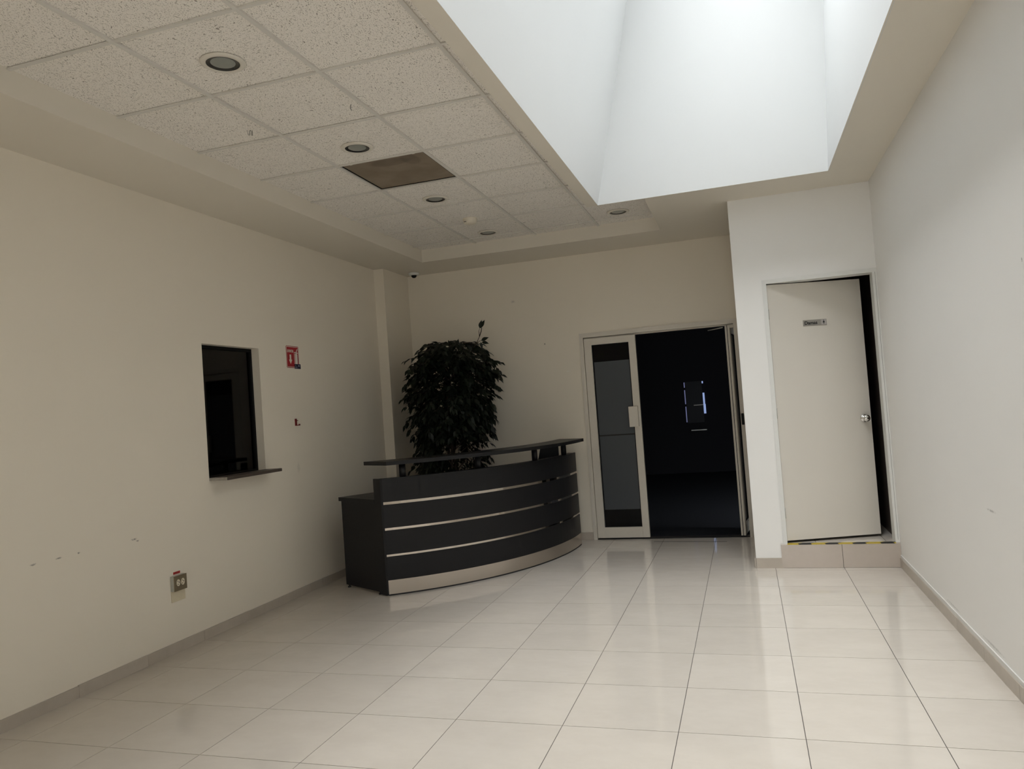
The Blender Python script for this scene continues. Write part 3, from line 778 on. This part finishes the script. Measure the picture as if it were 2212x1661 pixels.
# door 2
d2 = struct(empty('door_2', (0, YR, 0)), 'cream restroom door standing ajar in a white frame', 'door')
b = MB()
b.box(FX0, FX0 + .031, -0.010, T, STEP, FZ); b.box(FX1 - .031, FX1, -0.010, T, STEP, FZ); b.box(FX0 + .031, FX1 - .031, -0.010, T, FZ - .031, FZ)
b.build('door_frame', M['white'], d2)
BX(FX1 - .0135, FX1 - .012, -0.0108, -0.010, STEP + .02, FZ - .03).build('frame_seam', M['strip_dark'], d2)
lf2 = empty('door_leaf', (0.228, 0.040, 0)); lf2.parent = d2
lf2.location = (0.228, 0.0120, 0)
lf2.rotation_euler.z = math.atan2(0.235, 0.706)
LW = 0.744
BX(0.002, LW, 0, 0.035, 0.206, 2.214).build('panel', M['leaf_door'], lf2, bevel=0.0012)
def knob(root, x, z):
    k = empty('door_knob', (x, 0, z)); k.parent = root
    MB().lathe([(0.0005, 0.0), (0.031, 0.0), (0.032, 0.004), (0.026, 0.009), (0.014, 0.012), (0.012, 0.022), (0.018, 0.028), (0.0255, 0.036), (0.027, 0.046), (0.023, 0.055), (0.012, 0.060), (0.0005, 0.061)], 32, axis='Y').build('knob_body', M['chrome'], k)
    MB().lathe([(0.0065, 0.0605), (0.0065, 0.0625), (0.0005, 0.0627)], 16, axis='Y').build('key_cylinder', M['dark_metal'], k)
knob(lf2, 0.688, 1.115)
for z in (0.42, 1.20, 1.98):
    MB().tube([(0.0, -0.002, z - .04), (0.0, -0.002, z + .04)], 0.005, seg=10).build('hinge', M['galv'], lf2)
BX(-0.006, 0.0005, 0.002, 0.010, 0.206, 2.214).build('gap_seal', M['strip_dark'], lf2)
dm = tag(empty('damas_plaque', (0, 0, 0)), 'small grey Damas restroom plaque on the cream door', 'sign')
ang = lf2.rotation_euler.z
dmat = Matrix.Rotation(ang, 3, 'Z') @ FACE_Y
t_ = Vector((math.cos(ang), math.sin(ang), 0)); n_ = Vector((math.sin(ang), -math.cos(ang), 0))
dm.matrix_world = Matrix.Translation(Vector((0.228, YR + 0.012, 0)) + t_ * 0.267 + Vector((0, 0, 1.868)) + n_ * 0.0003) @ dmat.to_4x4()
BX(0, 0.188, 0, 0.048, 0, 0.003).build('plate', M['plaque'], dm)
BX(0.144, 0.185, 0.004, 0.045, 0.003, 0.0034).build('symbol_panel', M['plaque_light'], dm)
text('lettering', 'Damas', 0.036, M['print_black'], dm, (0.062, 0.0235, 0.003), 0.0003, 0.102, 0.0012)
b = MB()
b.prism([(.1645 + .0032 * math.cos(t * math.pi / 8), .0385 + .0032 * math.sin(t * math.pi / 8)) for t in range(16)], .0034, .0038)
b.prism([(.1610, .034), (.1680, .034), (.1735, .020), (.1555, .020)], .0034, .0038); b.box(.1620, .1640, .009, .020, .0034, .0038); b.box(.1650, .1670, .009, .020, .0034, .0038)
b.build('woman_symbol', M['print_black'], dm)
# restroom interior walls
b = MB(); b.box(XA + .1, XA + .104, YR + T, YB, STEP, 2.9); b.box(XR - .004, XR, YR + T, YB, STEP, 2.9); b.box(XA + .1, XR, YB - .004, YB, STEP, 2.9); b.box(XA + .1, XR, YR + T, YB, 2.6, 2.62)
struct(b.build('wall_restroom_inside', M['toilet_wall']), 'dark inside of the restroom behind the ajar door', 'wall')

# ------------------------------------------------------------------ reception desk
DA = (-2.759, 5.324)
DANG = math.atan2(0.87206, 0.4894)
DL, SAG = 2.276, 0.305
desk = tag(empty('reception_desk', (DA[0], DA[1], 0)), 'curved black reception desk with steel strips and raised counter', 'desk')
desk.rotation_euler.z = DANG
def arc(s, sag=SAG):
    R = (DL * DL / 4 + sag * sag) / (2 * sag)
    return math.sqrt(max(0, R * R - (s - DL / 2) ** 2)) - (R - sag)
def curved(s0, s1, o0, o1, z0, z1, sag=SAG, n=36):
    """curved slab; o0 / o1 offsets of front and back face behind (+) the arc"""
    v, f = [], []
    for k in range(n + 1):
        s = s0 + (s1 - s0) * k / n
        a = -arc(min(max(s, 0), DL), sag)
        v += [(s, a + o0, z0), (s, a + o1, z0), (s, a + o1, z1), (s, a + o0, z1)]
    for k in range(n):
        i = 4 * k
        for e in range(4): f.append((i + e, i + 4 + e, i + 4 + (e + 1) % 4, i + (e + 1) % 4))
    f.append((0, 1, 2, 3)); f.append((4 * n + 3, 4 * n + 2, 4 * n + 1, 4 * n))
    return MB().add(v, f)
for z0, z1 in ((0.727, 0.910), (0.524, 0.706), (0.318, 0.505), (0.121, 0.301)):
    curved(0.0, DL, 0.0, 0.022, z0, z1).build('front_panel', M['laminate'], desk)
for z0, z1 in ((0.706, 0.727), (0.505, 0.524), (0.301, 0.318)):
    curved(0.0, DL - 0.012, 0.006, 0.022, z0, z1).build('steel_strip', M['strip_steel'], desk)
curved(0.0, DL, -0.001, 0.022, 0.012, 0.119).build('kick_plate', M['steel'], desk)
curved(0.0, DL - 0.014, 0.022, 0.088, 0.0125, 0.909).build('carcass', M['laminate'], desk)
curved(0.004, DL - 0.008, 0.002, 0.080, 0.0, 0.0118).build('plinth', M['rubber'], desk)
BX(-0.020, 0.0, -0.001, 0.094, 0.006, 0.911).build('end_post', M['laminate'], desk)
BX(-0.014, 0.006, 0.094, 0.606, 0.022, 0.7155).build('side_panel', M['laminate'], desk)
BX(DL - 0.034, DL - 0.014, 0.090, 0.415, 0.022, 0.7155).build('side_panel', M['laminate'], desk)
pts = [(-0.024, 0.095), (-0.024, 0.632)] + [(DL - 0.012, 0.430)]
pts += [(s, 0.0885 - arc(s)) for s in [DL - 0.0145 - k * (DL - 0.030) / 20 for k in range(21)]]
MB().prism(pts, 0.7165, 0.748).build('worktop', M['laminate'], desk)
for px_, py_ in ((-0.004, 0.575), (-0.004, 0.115), (DL - .024, 0.38)):
    MB().lathe([(0.0005, 0.0), (0.014, 0.0), (0.014, 0.008), (0.007, 0.010), (0.007, 0.0218)], 12, (px_, py_, 0)).build('foot', M['rubber'], desk)
v = []
curved(-0.018, DL + 0.018, -0.105, 0.215, 1.017, 1.046).build('counter_shelf', M['laminate'], desk)
for s in (0.170, 0.800, 1.470, 2.020):
    MB().lathe([(0.0005, 0.9105), (0.026, 0.9105), (0.026, 1.0165), (0.0005, 1.0165)], 20, (s, 0.045 - arc(s), 0), True).build('counter_post', M['laminate'], desk)

# slant-sided holder on the worktop
fh = tag(empty('file_holder', (0, 0, 0)), 'black slant-sided file holder on the desk under the far end of the counter', 'file holder')
fp = desk.matrix_basis @ Vector((2.075, 0.165, 0.7482))
fh.location = fp
V = [(-0.155, 0), (0.095, 0), (0.095, 0.243), (-0.080, 0.243), (-0.105, 0.14)]
fh.rotation_euler.z = math.radians(13)
def yprism(pts, y0, y1):
    mb = MB().prism(pts, y0, y1)
    mb.v = [(x, z, y) for x, y, z in mb.v]
    mb.f = [tuple(reversed(f)) for f in mb.f]
    return mb
yprism(V, -0.0455, -0.0425).build('side_plate', M['black'], fh); yprism(V, 0.0425, 0.0455).build('side_plate', M['black'], fh)
BX(0.092, 0.095, -0.0425, 0.0425, 0.0, 0.243).build('spine', M['black'], fh)
BX(-0.153, 0.092, -0.0425, 0.0425, 0.0, 0.004).build('bottom', M['black'], fh)
yprism([(-0.155, 0.0), (-0.151, 0.0), (-0.101, 0.14), (-0.076, 0.243), (-0.080, 0.243), (-0.105, 0.14)], -0.0425, 0.0425).build('front_plate', M['black'], fh)

# ------------------------------------------------------------------ artificial ficus behind the desk
PX, PY = -2.835, 7.000
plant = tag(empty('ficus_tree', (PX, PY, 0)), 'dark leafy artificial ficus tree in the corner behind the desk', 'plant')
MB().lathe([(0.0005, 0.0), (0.135, 0.0), (0.150, 0.03), (0.175, 0.26), (0.182, 0.30), (0.172, 0.302), (0.165, 0.285)], 28).build('pot', M['pot'], plant)
MB().lathe([(0.0005, 0.288), (0.168, 0.280)], 28).build('moss', M['soil'], plant)
rng = random.Random(21)
trunk = MB()
for k in range(3):
    t0 = k * 2.1
    trunk.tube([(0.03 * math.cos(t0 + z * 3.2), 0.03 * math.sin(t0 + z * 3.2), z) for z in [0.27 + i * 0.07 for i in range(21)]], 0.020, 0.010, 8)
trunk.build('trunk', M['bark'], plant)
# envelope of the crown: radius by height
def crown_r(z):
    tab = [(0.62, 0.16), (0.80, 0.32), (0.95, 0.40), (1.15, 0.42), (1.35, 0.43), (1.55, 0.445), (1.75, 0.47), (1.90, 0.45), (1.98, 0.37), (2.05, 0.24), (2.10, 0.10)]
    for (a, ra), (b_, rb) in zip(tab[:-1], tab[1:]):
        if a <= z <= b_: return ra + (rb - ra) * (z - a) / (b_ - a)
    return 0.05
CXO, CYO = 0.055, -0.045      # crown centre leans slightly towards the room
twigs = MB()
leaves = []      # (pos, dir, up, length)
desk_inv = (Matrix.Translation((DA[0], DA[1], 0)) @ Matrix.Rotation(DANG, 4, 'Z')).inverted()
def inside(p):
    X, Y = p.x + PX, p.y + PY
    if not (X > XL + 0.10 and Y < YB - 0.10 and (Y < 6.86 or X > -3.34)): return False
    if p.z < 1.14:                                   # keep clear of the desk
        q = desk_inv @ Vector((X, Y, 0))
        if -0.12 < q.x < DL + 0.1 and q.y < 0.74: return False
    return True
def spray(base, d, n, ln):
    """a drooping twig with alternate leaves"""
    p = base.copy(); pts_ = [p.copy()]; d = d.normalized()
    for i in range(n):
        d = (d + Vector((rng.uniform(-.12, .12), rng.uniform(-.12, .12), -0.17))).normalized()
        p = p + d * ln
        if not inside(p): break
        pts_.append(p.copy())
        side = d.cross(Vector((0, 0, 1)))
        if side.length < 0.1: side = Vector((1, 0, 0))
        side.normalize(); side *= (1 if i % 2 else -1)
        ld = (d * rng.uniform(.5, 1.0) + side * rng.uniform(.4, 1.0) + Vector((0, 0, rng.uniform(-.65, .1)))).normalized()
        leaves.append((p.copy(), ld, rng.uniform(0.06, 0.095)))
    if len(pts_) > 1:
        leaves.append((pts_[-1], d.copy(), rng.uniform(0.06, 0.09)))
        twigs.tube(pts_, 0.003, 0.0012, 4)
for i in range(1080):
    z = 0.66 + 1.42 * (rng.random() ** 0.85)
    t = rng.uniform(0, 2 * math.pi)
    rr = 0.84 * crown_r(z) * (0.12 + 0.72 * rng.random() ** 0.6) * (1 + 0.12 * math.sin(3 * t + 4 * z) + 0.10 * math.sin(7 * z + t))
    base = Vector((CXO + rr * math.cos(t), CYO + rr * math.sin(t), z))
    if not inside(base): continue
    d = Vector((math.cos(t), math.sin(t), rng.uniform(-0.25, 0.75) if z > 1.5 else rng.uniform(-.6, .4)))
    spray(base, d, rng.randint(4, 7), 0.028)
for i in range(26):          # main boughs
    z = 0.85 + 1.1 * i / 25; t = i * 2.4
    rr = crown_r(z) * 0.6
    twigs.tube([(0, 0, z - 0.22), (CXO + rr * .5 * math.cos(t), CYO + rr * .5 * math.sin(t), z - .06), (CXO + rr * math.cos(t), CYO + rr * math.sin(t), z)], 0.007, 0.003, 5)
# the bare sprig sticking up above the crown
sp0 = Vector((0.33, -0.10, 1.98))
S = [sp0, Vector((0.385, -0.10, 2.055)), Vector((0.415, -0.10, 2.11)), Vector((0.412, -0.10, 2.165)), Vector((0.425, -0.10, 2.19))]
twigs.tube(S, 0.004, 0.002, 5)
twigs.tube([S[2], S[2] + Vector((0.022, 0, 0.05)), S[2] + Vector((0.03, 0, 0.085))], 0.005, 0.004, 5)
twigs.tube([S[1] - Vector((.01, 0, .012)), S[1] + Vector((0.03, 0, .012)), S[1] + Vector((0.045, 0, .014))], 0.003, 0.002, 5)
for p, d_, l_ in ((S[4], (.25, 0, 1), .085), (S[4] + Vector((.005, 0, .0)), (.55, .1, 1), .095), (S[1] + Vector((.045, 0, .014)), (1, -.1, .35), .085), (S[1] + Vector((.05, 0, 0.0)), (1, 0, -.25), .075), (S[1] + Vector((.04, 0, 0)), (.1, .1, -1), .065),
                  (sp0, (-.5, -.2, .8), .08), (sp0, (.7, -.3, .1), .08), (sp0 + Vector((-.1, 0, .02)), (-.2, 0, 1), .085), (sp0 + Vector((-.16, 0, .05)), (.3, 0, 1), .085), (sp0 + Vector((-.22, 0, .05)), (-.3, 0, 1), .085)):
    leaves.append((p.copy(), Vector(d_).normalized(), l_))
twigs.build('branches', M['bark'], plant)['kind'] = 'stuff'
prof = [(0.0, 0.0), (0.12, 0.10), (0.30, 0.205), (0.50, 0.215), (0.72, 0.13), (0.88, 0.045), (1.0, 0.0)]
LV = [(0, 0, 0)]
LF = []
for x, w_ in prof[1:-1]:
    dz = -0.16 * x * x
    LV += [(x, w_, dz + 0.06 * w_ / .2), (x, 0, dz), (x, -w_, dz + 0.06 * w_ / .2)]
LV.append((1, 0, -0.16))
LF += [(0, 2, 1), (0, 3, 2)]
for k in range(len(prof) - 3):
    i = 1 + 3 * k
    LF += [(i, i + 1, i + 4, i + 3), (i + 1, i + 2, i + 5, i + 4)]
i = 1 + 3 * (len(prof) - 3)
LF += [(i, i + 1, len(LV) - 1), (i + 1, i + 2, len(LV) - 1)]
leaf_me = MB().add(LV, LF, True).mesh('leaf')
def leaf_matrix(p, d, l, up=None):
    up = up or Vector((rng.uniform(-.5, .5), rng.uniform(-.9, .2), 1))
    y = up.cross(d); y.normalize(); z = d.cross(y)
    return Matrix.Translation(p) @ Matrix((d, y, z)).transposed().to_4x4() @ Matrix.Scale(l, 4)
camv = Vector(CAM)
order = sorted(range(len(leaves)), key=lambda q: (Vector((PX, PY, 0)) + leaves[q][0] - camv).length - (0.35 if q >= len(leaves) - 10 else 0) - 0.25 * abs(leaves[q][0].x - CXO))
near = set(order[:300])
fol = MB()
for q, (p, d, l) in enumerate(leaves):
    mtx = leaf_matrix(p, d, l, Vector((rng.uniform(-.2, .5), -1, 0.25)) if q >= len(leaves) - 10 else None)
    if q in near:
        o = link('leaf', leaf_me, M['foliage'], plant)
        o.matrix_local = mtx
    else:
        fol.add([tuple(mtx @ Vector(x)) for x in LV], LF, True)
fol.build('foliage', M['foliage'], plant)['kind'] = 'stuff'
